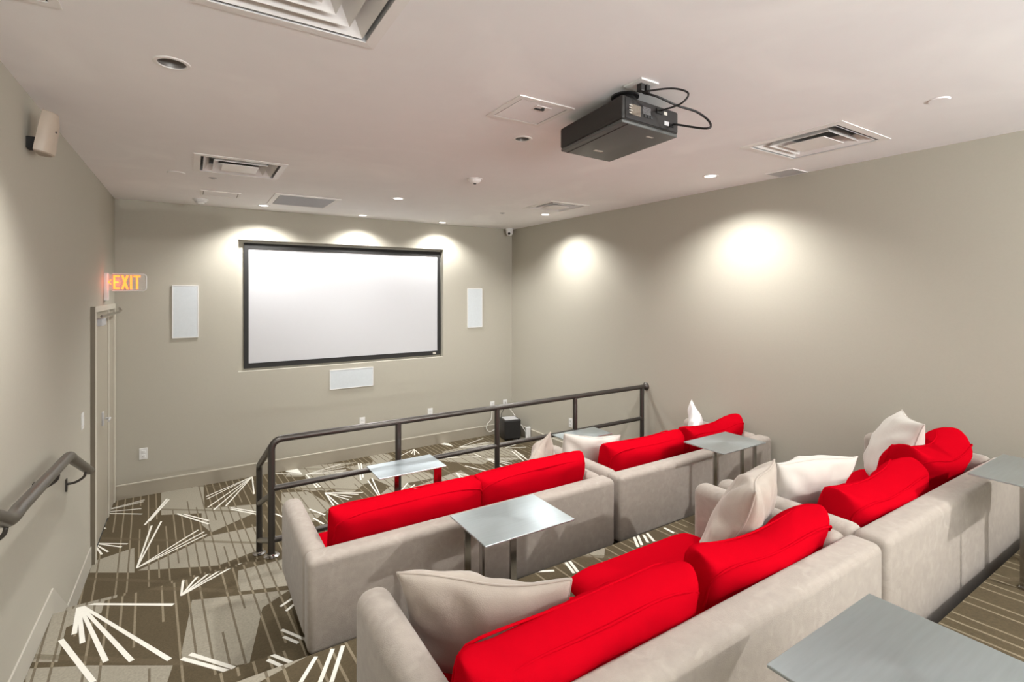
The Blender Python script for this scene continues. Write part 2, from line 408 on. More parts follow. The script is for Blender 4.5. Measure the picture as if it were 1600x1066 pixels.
# skirting boards
bm = bmesh.new(); add_box(bm, LX, RX, FY - .016, FY, 0, .143); bf = obj('baseboard_front', bm, M['trimdark']); struct(bf)
obj('top_edge', bx(LX, RX, FY - .016, FY, .143, .153), M['trimlit'], bf)  # lit chamfer painted as a paler strip
bm = bmesh.new(); add_box(bm, RX - .016, RX, 3.92, FY - .016, 0, .143); bf = obj('baseboard_right', bm, M['trimdark']); struct(bf)
obj('top_edge', bx(RX - .016, RX, 3.92, FY - .016, .143, .153), M['trimlit'], bf)  # same painted lit chamfer on the right wall
def prism_x(pts, x0, x1):
    bm = bmesh.new(); a = [bm.verts.new((x0, y, z)) for y, z in pts]; b = [bm.verts.new((x1, y, z)) for y, z in pts]
    bm.faces.new(a[::-1]); bm.faces.new(b)
    for k in range(len(pts)):
        j = (k + 1) % len(pts); bm.faces.new((a[k], a[j], b[j], b[k]))
    bmesh.ops.recalc_face_normals(bm, faces=bm.faces); return bm
struct(obj('baseboard_left', prism_x([(5.28, 0), (5.28, .15), (4.33, .15), (3.92, .47), (2.70, .47), (2.30, .75), (.79, .75), (.79, .61), (2.34, .61), (2.345, .47), (2.645, .47), (2.66, .33), (3.91, .33), (3.93, .17), (4.28, .17), (4.30, 0.0)], LX, LX + .008), M['leftbase']))

# ------------------------------------------------------------ door in the left wall
d = thing('door_1', 'taupe painted exit door in the left wall under the exit sign', 'door', (LX, DY0, 0)); d['kind'] = 'structure'
L = lambda o: o
def local(bm, loc):
    bmesh.ops.translate(bm, vec=-Vector(loc), verts=bm.verts); return bm
dl = (LX, DY0, 0)
obj('door_leaf', local(bx(LX - .05, LX - .004, DY0 + .002, 6.25, .008, DZ - .003), dl), M['trimdark'], d)
obj('door_frame', local(bx(LX - .10, LX + .030, DY0 - .06, DY0, 0, DZ + .05), dl), M['frameshade'], d)  # casing coloured dark for its unlit side
obj('frame_edge', local(bx(LX + .0302, LX + .033, DY0 - .06, DY0, 0, DZ + .05), dl), M['trimlit'], d)  # lit face of the casing, painted pale; stop, far edge and head likewise
obj('frame_panel', local(bx(LX - .09, LX - .002, 6.255, DY1, 0, DZ), dl), M['trimdark'], d)
obj('frame_stop', local(bx(LX - .0019, LX + .004, 6.255, 6.30, 0, DZ), dl), M['trimlit'], d)
obj('frame_edge', local(bx(LX + .0002, LX + .012, DY1, DY1 + .05, 0, DZ + .05), dl), M['trimlit'], d)
obj('frame_head', local(bx(LX - .10, LX + .016, DY0, DY1, DZ, DZ + .05), dl), M['trimlit'], d)
bm = bmesh.new(); add_tube(bm, [(LX + .02, 5.9, 1.04), (LX + .055, 5.9, 1.04), (LX + .055, 5.78, 1.04)], .009, 8); add_box(bm, LX - .004, LX + .008, 5.87, 5.93, .98, 1.10)
obj('door_handle', local(bm, dl), M['ventgrey'], d)
bm = bmesh.new(); add_box(bm, LX + .0, LX + .06, DY0 + .06, DY0 + .30, DZ - .115, DZ - .055, .006); cl = obj('door_closer', local(bm, dl), M['ventgrey'], d)
bm = bmesh.new(); add_tube(bm, [(LX + .05, DY0 + .12, DZ - .035), (LX + .075, DY1 - .35, DZ - .03), (LX + .07, DY1 - .08, DZ - .02), (LX + .05, DY1 - .02, DZ + .0)], .011, 8); obj('closer_arm', local(bm, dl), M['steel'], d)

# ------------------------------------------------------------ ceiling fittings
def downlight(x, y, lit, label, R):
    t = thing('recessed_downlight', label, 'downlight', (x, y, CEIL), 0, 'lit recessed downlights' if lit else 'unlit recessed downlights')
    obj('trim_ring', lathe([(R - .001, 0.0), (R, -.004), (R + .014, -.004), (R + .017, -.001), (R + .017, .0005), (R - .001, .0005)], 32), M['ventwhite'], t, True, 40)
    obj('housing', lathe([(R, .0), (R * .92, .03), (R * .8, .07), (R * .8, .11), (0, .11)], 28), M['cangrey'] if not lit else M['ventwhite'], t, True, 60)
    obj('lamp', lathe([(0, .018 if lit else .06), (R * (.86 if lit else .7), .018 if lit else .06), (R * .7, .05 if lit else .065), (0, .05 if lit else .075)], 28), M['lamp'] if lit else M['cangrey'], t)
LITLAB = ['glowing downlight nearest the left end of the screen wall', 'bright downlight in mid ceiling before the screen, nearest the projector', 'glowing downlight above the middle of the projection screen',
          'glowing downlight above the right end of the projection screen', 'largest glowing downlight, right of the projector by the right wall', 'glowing downlight beside the vent near the far right corner']
for (x, y), l in zip(CANS_LIT, LITLAB): downlight(x, y, True, l, CR - .004)
downlight(*CANS_OFF[0], False, 'large unlit grey recessed downlight above the left wall side', CRO - .004)
downlight(*CANS_OFF[1], False, 'small unlit grey recessed downlight in front of the projector', CRO - .012)

def frame_ring(bm, s0, z0, s1, z1):
    a = [bm.verts.new((x * s0, y * s0, z0)) for x, y in ((-1, -1), (1, -1), (1, 1), (-1, 1))]
    b = [bm.verts.new((x * s1, y * s1, z1)) for x, y in ((-1, -1), (1, -1), (1, 1), (-1, 1))]
    for k in range(4): bm.faces.new((a[k], a[(k + 1) % 4], b[(k + 1) % 4], b[k]))
def cone_frame(s0, z0, s1, z1, th=.004):
    bm = bmesh.new(); frame_ring(bm, s0, z0, s1, z1); frame_ring(bm, s1, z1, s1, z1 + th); frame_ring(bm, s1, z1 + th, s0, z0 + th); frame_ring(bm, s0, z0 + th, s0, z0)
    return bm
def diffuser(x, y, s, label, n=3):
    t = thing('air_diffuser', label, 'air vent', (x, y, CEIL), 0, 'square ceiling air diffusers')
    h = s / 2
    obj('frame', cone_frame(h, -.004, h * .86, -.006), M['ventwhite'], t)
    obj('throat', cone_frame(h * .86, -.002, h * .8, .16), M['ventgrey'], t)
    obj('duct', bx(-h * .82, h * .82, -h * .82, h * .82, .16, .17), M['ventdark'], t)
    for k in range(n):
        o = h * (.80 - .21 * k)
        obj('louvre', cone_frame(o, -.004 - .002 * k, o - .13 * h, .05), M['ventwhite'], t)
    c = h * (.80 - .21 * n) + .02 * h
    bm = bmesh.new(); add_box(bm, -c, c, -c, c, -.012, -.008); obj('centre_plate', bm, M['ventwhite'], t)
diffuser(*DIFF[0], 'large square ceiling diffuser cut by the top edge of the photo', 3)
diffuser(*DIFF[1], 'square ceiling diffuser on the left side before the screen wall', 2)
diffuser(*DIFF[2], 'small ceiling diffuser near the far right corner', 2)
diffuser(*DIFF[3], 'wide ceiling diffuser on the right side of the projector', 2)

def ceil_panel(name, x0, x1, y0, y1, label, cat, mat, lip=.012):
    cx, cy = (x0 + x1) / 2, (y0 + y1) / 2
    t = thing(name, label, cat, (cx, cy, CEIL)); a, b = (x1 - x0) / 2, (y1 - y0) / 2
    bm = bmesh.new()
    for q in ((-a, -a + lip, -b, b), (a - lip, a, -b, b), (-a + lip, a - lip, -b, -b + lip), (-a + lip, a - lip, b - lip, b)): add_box(bm, *q, -.006, 0)
    obj('frame', bm, M['ventwhite'], t)
    obj('gap', bx(-a + lip, a - lip, -b + lip, b - lip, -.0015, 0), M['ventdark'], t)
    g = .006
    obj('panel', bx(-a + lip + g, a - lip - g, -b + lip + g, b - lip - g, -.005, -.0016), mat, t)
    return t, a, b
t, a, b = ceil_panel('access_panel', 1.383, 1.735, 2.10, 2.445, 'square white access hatch with a latch in ceiling beside projector', 'access panel', M['ceil'], .03)
obj('latch_plate', bx(-.03, .065, -b + .06, -b + .12, -.008, -.005), M['ventwhite'], t)
obj('latch', bx(-.02, .04, -b + .09, -b + .106, -.011, -.008), M['ventdark'], t)
obj('key_hole', bx(.012, .028, -b + .07, -b + .083, -.011, -.008), M['ventdark'], t)
t, a, b = ceil_panel('return_grille', .70, 1.345, 5.50, 6.19, 'square grey return air grille in ceiling before the screen', 'air vent', M['ventgrey'], .05)
for k in range(17): obj('slat', bx(-a + .06, a - .06, -b + .065 + k * (2 * b - .13) / 16 - .004, -b + .065 + k * (2 * b - .13) / 16 + .004, -.010, -.005), M['ventgrey'], t)
t, a, b = ceil_panel('access_panel', .07, .415, 5.71, 6.0, 'narrow white flush access panel near the left end of the screen wall', 'access panel', M['ceil'], .02)
t, a, b = ceil_panel('return_grille', 4.035, 4.265, 2.185, 2.415, 'small pale square grille touching the right wall ceiling edge', 'air vent', M['ventgrey'], .006)
t, a, b = ceil_panel('air_grille', -.655, -.38, 1.75, 2.315, 'white ceiling grille cropped by the top left corner of photo', 'air vent', M['ventwhite'], .03)
def ceil_disc(name, x, y, prof, label, cat, mat):
    t = thing(name, label, cat, (x, y, CEIL)); obj('body', lathe(prof), mat, t, True, 40); return t
t = ceil_disc('smoke_detector', .075, 6.30, [(0, -.05), (.03, -.05), (.042, -.034), (.052, -.030), (.062, -.014), (.072, -.01), (.072, 0), (0, 0)], 'white smoke detector on ceiling just before the screen wall', 'detector', M['white'])
obj('vent_ring', lathe([(.043, -.034), (.049, -.0345), (.053, -.027), (.044, -.027)]), M['ventgrey'], t)
t = ceil_disc('smoke_detector', 2.086, 3.889, [(0, -.038), (.03, -.038), (.05, -.022), (.058, -.008), (.07, -.006), (.07, 0), (0, 0)], 'round smoke detector in the middle of the ceiling', 'detector', M['ventwhite'])
obj('sensor_window', lathe([(0, -.046), (.012, -.044), (.015, -.036), (0, -.036)], 16), M['ventdark'], t)
ceil_disc('cover_plate', -.11, 5.0, [(0, -.006), (.06, -.006), (.066, 0), (0, 0)], 'round white blank cover plate on ceiling left of the diffuser', 'cover plate', M['ceil'])
ceil_disc('cover_plate', 3.235, 1.007, [(0, -.006), (.042, -.006), (.048, 0), (0, 0)], 'round blank cover plate on ceiling at far right of photo', 'cover plate', M['ceil'])
for x, y, l in ((.154, 5.058, 'tiny sprinkler disc on ceiling below the left diffuser'), (3.272, 5.373, 'tiny sprinkler disc on ceiling left of the corner diffuser')):
    t = thing('sprinkler_head', l, 'sprinkler', (x, y, CEIL), 0, 'ceiling sprinklers')
    obj('escutcheon', lathe([(0, -.004), (.028, -.004), (.034, 0), (0, 0)], 20), M['ventgrey'], t)
    obj('deflector', lathe([(0, -.012), (.014, -.011), (.01, -.004), (0, -.004)], 16), M['ventgrey'], t)

# ------------------------------------------------------------ projector
PZ, PH = 3.0, .131
pf = [(x * 1.111, y * 1.111) for x, y in ((1.595, 2.05), (1.955, 2.07), (1.913, 1.565), (1.532, 1.545))]
pcx = sum(p[0] for p in pf) / 4; pcy = sum(p[1] for p in pf) / 4
t = thing('projector', 'black ceiling mounted projector with cables at its rear', 'projector', (pcx, pcy, PZ))
Q = [Vector((x - pcx, y - pcy)) for x, y in pf]
def pprism(inset, z0, z1, bev=.0):
    bm = bmesh.new(); pts = []
    for q in Q: pts.append(q * (1 - inset))
    a = [bm.verts.new((p.x, p.y, z0)) for p in pts]; b = [bm.verts.new((p.x, p.y, z1)) for p in pts]
    bm.faces.new(a); bm.faces.new(b[::-1])
    for k in range(4): bm.faces.new((a[k], b[k], b[(k + 1) % 4], a[(k + 1) % 4]))
    bmesh.ops.recalc_face_normals(bm, faces=bm.faces)
    if bev: bmesh.ops.bevel(bm, geom=bm.edges[:], offset=bev, segments=3, profile=.5, affect='EDGES')
    return bm
obj('body', pprism(0, .016, PH, .012), M['projside'], t, True, 40)
obj('bottom_cover', pprism(.015, 0, .018, .006), M['projgrey'], t, True, 40)
# groove strip along the left of the underside
ql = [Q[0] * .97, Q[3] * .97]; dx = Vector((.05, 0))
bm = bmesh.new(); v = [bm.verts.new((p.x, p.y, -.0015)) for p in (ql[0] + dx * .72, ql[0] + dx * .86, ql[1] + dx * .86, ql[1] + dx * .72)]; bm.faces.new(v)
ex = bmesh.ops.extrude_face_region(bm, geom=bm.faces[:]); bmesh.ops.translate(bm, vec=(0, 0, .003), verts=[e for e in ex['geom'] if isinstance(e, bmesh.types.BMVert)])
obj('groove', bm, M['black'], t)
# lens at the front, facing the screen
mx = Matrix.Translation((Q[0] + Q[1]).to_3d() / 2 + Vector((.04, -.01, .065))) @ Matrix.Rotation(-math.pi / 2, 4, 'X')
obj('lens_barrel', lathe([(0, .02), (.036, .02), (.036, .045), (.045, .045), (.048, 0), (0, 0)], 28, mx), M['blackplastic'], t, True, 40)
# rear panel: vents, sockets and labels
ra, rb = Q[3].to_3d(), Q[2].to_3d(); rd = (rb - ra).normalized(); rn = Vector((rd.y, -rd.x, 0))
def rear(name, s0, s1, z0, z1, d, mat):
    bm = bmesh.new(); m = Matrix.Translation(ra) @ Matrix(((rd.x, rn.x, 0, 0), (rd.y, rn.y, 0, 0), (0, 0, 1, 0), (0, 0, 0, 1)))
    add_box(bm, s0, s1, -.002, d, z0, z1, mtx=m); return obj(name, bm, mat, t)
rear('rear_panel', .02, .40, .022, .120, .004, M['blackplastic'])
rear('rating_label', .055, .125, .045, .095, .0055, M['labeldim'])
for k in range(4): rear('label_line', .045, .06 + .006 * (k % 2), .05 + .012 * k, .054 + .012 * k, .0058, M['label'])
rear('socket', .24, .285, .088, .114, .010, M['black']); rear('socket_label', .30, .325, .092, .108, .006, M['label'])
rear('socket', .30, .335, .04, .06, .009, M['ventgrey']); rear('socket', .345, .375, .04, .056, .009, M['black'])
for k in range(3): rear('port', .15 + .022 * k, .166 + .022 * k, .05, .062, .008, M['ventdark'])
for k in range(12): rear('vent_slot', .142, .20, .068 + .003 * k, .0692 + .003 * k, .0052, M['ventgrey']) if k % 2 == 0 else None
obj('sticker', bx(-.03, .03, .13, .15, -.0012, .001), M['label'], t)
obj('sticker', bx(.03, .075, -.20, -.188, -.0012, .001), M['label'], t)
obj('mount_neck', lathe([(.06, PH - .004), (.06, PH + .03), (.05, CEIL - PZ - .01), (.07, CEIL - PZ - .008), (.07, CEIL - PZ), (0, CEIL - PZ)], 28, Matrix.Translation((-.10, -.17, 0))), M['blackplastic'], t, True, 40)

t = thing('ceiling_outlet', 'square white ceiling outlet plate behind the projector with two plugs', 'outlet', (1.80, 1.69, CEIL))
obj('plate', bx(-.058, .058, -.058, .058, -.008, 0, .002), M['white'], t)
for k in (-1, 1): obj('plug', bx(.018 * k - .013, .018 * k + .013, -.03, .0, -.045, -.008, .004), M['blackplastic'], t)
def cable(name, pts, r, label, mat=None):
    o = obj(name, tube(spline(pts, 8), r, 8), mat or M['cable'], None, True); return tag(o, label, 'cable')
rp = lambda s, z, d: Vector((pcx, pcy, PZ)) + ra + rd * s + rn * d + Vector((0, 0, z))
cable('power_cable', [(1.79, 1.675, CEIL - .045), (1.80, 1.63, CEIL - .05), (1.86, 1.55, CEIL - .055), (1.90, 1.50, CEIL - .085), (1.85, 1.50, 3.045), rp(.26, .10, .03), rp(.26, .10, .010)], .0045, 'short black cable looping from ceiling outlet to projector top socket')
cable('signal_cable', [(1.818, 1.675, CEIL - .045), (1.85, 1.63, CEIL - .07), (1.95, 1.60, CEIL - .10), (2.04, 1.56, CEIL - .125), (2.08, 1.52, 3.01), (2.03, 1.50, 2.965), rp(.365, .048, .03), rp(.36, .048, .009)], .0055, 'long black cable arching right of projector to its lower rear socket')

# ------------------------------------------------------------ screen wall
t = thing('projection_screen', 'large white projection screen in black frame set into wall niche', 'projection screen', ((NX0 + NX1) / 2, FY + ND, NZ0))
ox, oz = (NX0 + NX1) / 2, NZ0
sx0, sx1, sz0, sz1 = .575 - ox, 3.035 - ox, 1.342 - oz, 2.722 - oz
fx0, fx1, fz0, fz1 = .525 - ox, 3.078 - ox, 1.282 - oz, 2.79 - oz
obj('screen_surface', bx(sx0 - .01, sx1 + .01, -.022, -.012, sz0 - .01, sz1 + .01), M['screen'], t)
bm = bmesh.new()
for q in ((fx0, sx0, fz0, fz1), (sx1, fx1, fz0, fz1), (sx0, sx1, fz0, sz0), (sx0, sx1, sz1, fz1)): add_box(bm, q[0], q[1], -.034, -.001, q[2], q[3])
obj('frame', bm, M['black'], t)
obj('maker_plate', bx(sx1 - .075, sx1 - .03, -.0365, -.034, fz0 + .012, sz0 - .018), M['label'], t)

def wall_speaker(x0, x1, z0, z1, label):
    cx, cz = (x0 + x1) / 2, (z0 + z1) / 2
    t = thing('wall_speaker', label, 'speaker', (cx, FY, cz), 0, 'flush white wall speakers'); a, b = (x1 - x0) / 2, (z1 - z0) / 2
    bm = bmesh.new()
    for q in ((-a, -a + .008, -b, b), (a - .008, a, -b, b), (-a + .008, a - .008, -b, -b + .008), (-a + .008, a - .008, b - .008, b)): add_box(bm, q[0], q[1], -.012, 0, q[2], q[3])
    obj('rim', bm, M['white'], t); obj('grille', bx(-a + .008, a - .008, -.010, 0, -b + .008, b - .008), M['grilleblue'], t)
wall_speaker(-.186, .061, 1.687, 2.275, 'upright white wall speaker left of the projection screen')
wall_speaker(3.486, 3.738, 1.667, 2.253, 'upright white wall speaker right of the projection screen')
wall_speaker(1.497, 2.062, .940, 1.192, 'wide white wall speaker below the projection screen')

def wall_plate(loc, rz, label, kind='outlet', group='white wall outlets'):
    t = thing('wall_outlet' if kind == 'outlet' else 'light_switch', label, kind if kind == 'outlet' else 'switch', loc, rz, group if kind == 'outlet' else None)
    obj('plate', bx(-.037, .037, -.007, 0, -.06, .06, .002), M['white'], t)
    if kind == 'outlet':
        for s in (-1, 1):
            f = obj('socket', bx(-.017, .017, -.010, -.006, s * .024 - .015, s * .024 + .015, .002), M['white'], t)
            obj('slot', bx(-.008, -.005, -.0106, -.0098, s * .024 - .006, s * .024 + .006), M['ventdark'], f); obj('slot', bx(.005, .008, -.0106, -.0098, s * .024 - .006, s * .024 + .006), M['ventdark'], f)
    else: obj('rocker', bx(-.016, .016, -.011, -.006, -.033, .033, .002), M['white'], t)
    return t
wall_plate((-.444, FY, .45), 0, 'white outlet on front wall near the exit door')
wall_plate((1.916, FY, .47), 0, 'white outlet on front wall below the wide centre speaker')
wall_plate((2.888, FY, .47), 0, 'white outlet on front wall below the right end of the screen')
wall_plate((3.919, FY, .45), 0, 'white outlet with white cord left of the subwoofer')
wall_plate((4.151, FY, .45), 0, 'white outlet with black plug in the far corner above subwoofer')
wall_plate((RX, 5.267, .45), -math.pi / 2, 'white outlet on the right wall behind the guard rail')
wall_plate((LX, 4.87, 1.242), math.pi / 2, 'white light switch on left wall before the door', 'switch')

# dome camera
t = thing('dome_camera', 'white dome security camera in the far right ceiling corner', 'security camera', (4.165, 6.63, CEIL))
obj('base', lathe([(0, 0), (.058, 0), (.06, -.02), (.055, -.035), (0, -.035)], 28), M['white'], t, True, 40)
obj('housing', lathe([(.055, -.03), (.055, -.06), (.05, -.085), (.034, -.108), (0, -.118)], 28), M['white'], t, True, 60)
obj('lens', lathe([(0, .012), (.018, .010), (.02, 0), (0, 0)], 16, Matrix.Translation((-.030, -.040, -.082)) @ Vector((-.5, -.7, -.35)).to_track_quat('Z', 'Y').to_matrix().to_4x4()), M['black'], t, True, 50)

# subwoofer corner
SA = math.radians(-12)
t = thing('subwoofer', 'black cube subwoofer on carpet in the far right corner', 'speaker', (4.04, 6.42, 0), SA)
obj('cabinet', bx(-.13, .13, -.13, .13, .02, .30, .012), M['blackplastic'], t, True, 40)
obj('front_grille', bx(-.118, .118, -.142, -.13, .03, .288, .008), M['black'], t)
obj('top_panel', bx(-.10, .10, -.10, .09, .299, .304), M['ventgrey'], t)
for sx_ in (-1, 1):
    for sy_ in (-1, 1): obj('foot', lathe([(0, 0), (.014, 0), (.016, .02), (0, .02)], 12, Matrix.Translation((sx_ * .1, sy_ * .1, 0))), M['black'], t)
t = thing('network_box', 'slim white upright box standing right of the black subwoofer', 'router', (4.222, 6.20, 0), math.radians(-10))
obj('case', bx(-.035, .035, -.02, .02, .01, .19, .006), M['white'], t); obj('stand', bx(-.04, .04, -.03, .03, 0, .012, .003), M['white'], t); obj('status_light', bx(-.006, .006, -.0212, -.0195, .05, .06), M['ventgrey'], t)
cable('white_cord', [(3.919, FY - .012, .42), (3.90, FY - .03, .38), (3.87, FY - .05, .25), (3.80, FY - .06, .19), (3.78, FY - .07, .12), (3.83, FY - .08, .07), (3.92, FY - .09, .10)], .006, 'white cord hanging in a loop from outlet left of subwoofer', M['cablewhite'])
cable('black_cord', [(4.15, FY - .012, .475), (4.13, FY - .05, .44), (4.06, FY - .10, .38), (4.0, FY - .14, .33), (3.98, FY - .17, .28)], .005, 'black cord from corner outlet down behind the subwoofer')
cable('white_cord', [(4.17, FY - .012, .43), (4.20, FY - .05, .38), (4.235, FY - .12, .30), (4.24, FY - .25, .22), (4.235, FY - .45, .10), (4.228, 6.235, .06)], .005, 'white cord from corner outlet down to the slim white box', M['cablewhite'])

# ------------------------------------------------------------ left wall things
t = thing('wall_loudspeaker', 'beige rounded loudspeaker high on the left wall', 'speaker', (LX, 3.40, 3.00))
bm = bmesh.new()
prof = [(.075, -.125), (.085, -.118), (.088, -.09), (.08, .06), (.066, .125), (.055, .13)]
bmb = bmesh.new(); rings = []
for wd, z in prof:
    ring = []
    for k in range(20):
        a = math.pi * k / 19; ring.append(bmb.verts.new((.055 + .085 * math.sin(a) * (wd / .088) - .02, wd * math.cos(a), z)))
    ring = [bmb.verts.new((.035, wd, z))] + ring + [bmb.verts.new((.035, -wd, z))]
    rings.append(ring)
for a, b in zip(rings, rings[1:]):
    n = len(a)
    for k in range(n): bmb.faces.new((a[k], a[(k + 1) % n], b[(k + 1) % n], b[k]))
bmb.faces.new(rings[0]); bmb.faces.new(rings[-1][::-1]); bmesh.ops.recalc_face_normals(bmb, faces=bmb.faces)
bmesh.ops.scale(bmb, vec=(.85, .8, .84), verts=bmb.verts)
bmesh.ops.rotate(bmb, cent=(0.04, 0, -.12), matrix=Matrix.Rotation(math.radians(9), 3, 'Y'), verts=bmb.verts)
obj('cabinet', bmb, M['speakercream'], t, True, 35)
obj('wall_bracket', bx(0, .05, -.03, .03, -.09, -.03, .004), M['black'], t)
obj('badge', bx(.108, .114, -.03, -.005, .0, .008), M['ventdark'], t)

# exit sign
t = thing('exit_sign', 'clear edge-lit exit sign with orange letters projecting from the left wall', 'exit sign', (LX, 6.0, 2.29))
obj('wall_mount', bx(0, .03, -.05, .05, -.17, .09, .006), M['white'], t)
bm = bmesh.new(); add_box(bm, .012, .315, -.006, .006, -.075, .08)
ve = [e for e in bm.edges if abs((e.verts[0].co - e.verts[1].co).y) > .005]; bmesh.ops.bevel(bm, geom=ve, offset=.03, segments=5, profile=.5, affect='EDGES')
obj('panel', bm, M['acrylic'], t)
led = bpy.data.lights.new('sign_led', 'POINT'); led.energy = .5; led.color = (1, .12, .06); led.shadow_soft_size = .04
lo2 = bpy.data.objects.new('sign_led', led); lo2.location = (LX + .09, 5.95, 2.29); C.objects.link(lo2)
bm = bmesh.new(); add_tube(bm, [(.06, 0, .082), (.285, 0, .082)] + arc((.285, 0, .082), (.317, 0, .05), (.317, 0, .082)) + [(.317, 0, -.045)] + arc((.317, 0, -.045), (.287, 0, -.077), (.317, 0, -.077)) + [(.06, 0, -.077)], .0055, 8)
obj('edge_rim', bm, M['white'], t)
def quad_letter(bm, pts, d0=-.014, d1=-.007):
    a = [bm.verts.new((x, d0, z)) for x, z in pts]; b = [bm.verts.new((x, d1, z)) for x, z in pts]
    bm.faces.new(a); bm.faces.new(b[::-1])
    for k in range(len(pts)): bm.faces.new((a[k], b[k], b[(k + 1) % len(pts)], a[(k + 1) % len(pts)]))
zb0, zt0, sw = -.062, .068, .0155
def strokes(ch, x, wd):
    B = lambda x0, x1, za_, zb_: [(x0, za_), (x1, za_), (x1, zb_), (x0, zb_)]
    if ch == 'E': return [B(x, x + sw, zb0, zt0), B(x + sw, x + wd, zt0 - sw, zt0), B(x + sw, x + wd * .85, -.005, .011), B(x + sw, x + wd, zb0, zb0 + sw)]
    if ch == 'X': return [[(x, zb0), (x + sw * 1.1, zb0), (x + wd, zt0), (x + wd - sw * 1.1, zt0)], [(x + wd - sw * 1.1, zb0), (x + wd, zb0), (x + sw * 1.1, zt0), (x, zt0)]]
    if ch == 'I': return [B(x, x + sw, zb0, zt0)]
    if ch == 'T': return [B(x, x + wd, zt0 - sw, zt0), B(x + wd / 2 - sw / 2, x + wd / 2 + sw / 2, zb0, zt0 - sw)]
    if ch == '<': return [[(x, .004), (x + .02, .026), (x + .03, .026), (x + .011, .004)], [(x, .004), (x + .011, .004), (x + .03, -.018), (x + .02, -.018)]]
x = .026
for ch, wd, nm in (('<', .03, 'arrow'), ('E', .048, 'letter'), ('X', .056, 'letter'), ('I', sw, 'letter'), ('T', .054, 'letter')):
    bm = bmesh.new()
    for i_, s in enumerate(strokes(ch, x, wd)): quad_letter(bm, s, -.014 - .0004 * i_)
    bmesh.ops.recalc_face_normals(bm, faces=bm.faces); obj(nm, bm, M['exitled'], t); x += wd + .011

# wall handrail
t = thing('wall_handrail', 'grey round handrail bracketed to the left wall beside the steps', 'handrail', (LX, 3.4, .32))
hx, o0 = .10, Vector((LX, 3.4, .32))
pts = [(LX + hx, 1.75, 1.74), (LX + hx, 2.58, 1.36)] + arc((LX + hx, 2.60, 1.35), (LX + hx, 2.78, 1.325), (LX + hx, 2.68, 1.31), 5) + [(LX + hx, 3.70, 1.272)] + arc((LX + hx, 3.72, 1.271), (LX + hx, 3.86, 1.225), (LX + hx, 3.80, 1.268), 5) + [(LX + hx, 4.44, .985)]
pts = [Vector(p) - o0 for p in pts]
obj('rail', tube(pts, .027, 16), M['railgrey'], t, True, 50)
for by, bz in ((2.62, 1.33), (3.5, 1.26), (4.30, 1.03)):
    p = Vector((LX, by, bz)) - o0
    bm = bmesh.new(); add_tube(bm, spline([p + Vector((.004, 0, -.075)), p + Vector((.05, 0, -.07)), p + Vector((.09, 0, -.045)), p + Vector((hx, 0, -.015))], 5), .008, 8)
    bk = obj('bracket', bm, M['rail'], t, True)
    obj('wall_rosette', bx(p.x, p.x + .008, p.y - .015, p.y + .015, p.z - .12, p.z - .04, .002), M['rail'], bk)

# ------------------------------------------------------------ guard rail
GY = 3.945
t = thing('guard_rail', 'dark bronze tubular guard rail along the edge of the first tier', 'guard rail', (2.4, GY, .32))
go = Vector((2.4, GY, .32)); G = lambda *p: Vector(p) - go
R_ = .024
pts = [G(.478, GY, .325), G(.478, GY, 1.07)] + arc(G(.478, GY, 1.07), G(.56, GY, 1.147), G(.478, GY, 1.147), 7) + [G(4.275, GY, 1.147)]
obj('top_rail', tube(pts, R_, 16), M['rail'], t, True, 50)
obj('mid_rail', tube([G(.49, GY, .80), G(4.215, GY, .80)], .021, 14), M['rail'], t, True, 50)
obj('low_rail', tube([G(.49, GY, .432), G(4.215, GY, .432)], .021, 14), M['rail'], t, True, 50)
for px in (1.413, 2.345, 3.26, 4.215):
    obj('post', tube([G(px, GY, .32), G(px, GY, 1.14)], R_, 14), M['rail'], t, True, 50)
for px, py, pz in ((.478, GY, .32), (1.413, GY, .32), (2.345, GY, .32), (3.26, GY, .32), (4.215, GY, .32), (.478, 4.72, 0)):
    obj('base_flange', lathe([(0, 0), (.052, 0), (.052, .006), (.03, .012), (.026, .02), (0, .02)], 20, Matrix.Translation(G(px, py, pz))), M['steel'], t, True, 40)
obj('wall_flange', lathe([(0, 0), (.045, 0), (.045, .006), (.035, .014), (.026, .03), (0, .03)], 20, Matrix.Translation(G(RX, GY, 1.147)) @ Matrix.Rotation(-math.pi / 2, 4, 'Y')), M['rail'], t, True, 40)
FPY = 4.72
obj('post', tube([G(.478, FPY, 0), G(.478, FPY, .70)] + arc(G(.478, FPY, .70), G(.478, FPY - .05, .765), G(.478, FPY, .745), 5) + [G(.478, GY, 1.10)], R_, 14), M['rail'], t, True, 50)
obj('mid_rail', tube([G(.478, FPY, .42), G(.478, GY, .76)], .021, 14), M['rail'], t, True, 50)
obj('low_rail', tube([G(.478, FPY, .11), G(.478, GY, .43)], .021, 14), M['railgrey'], t, True, 50)

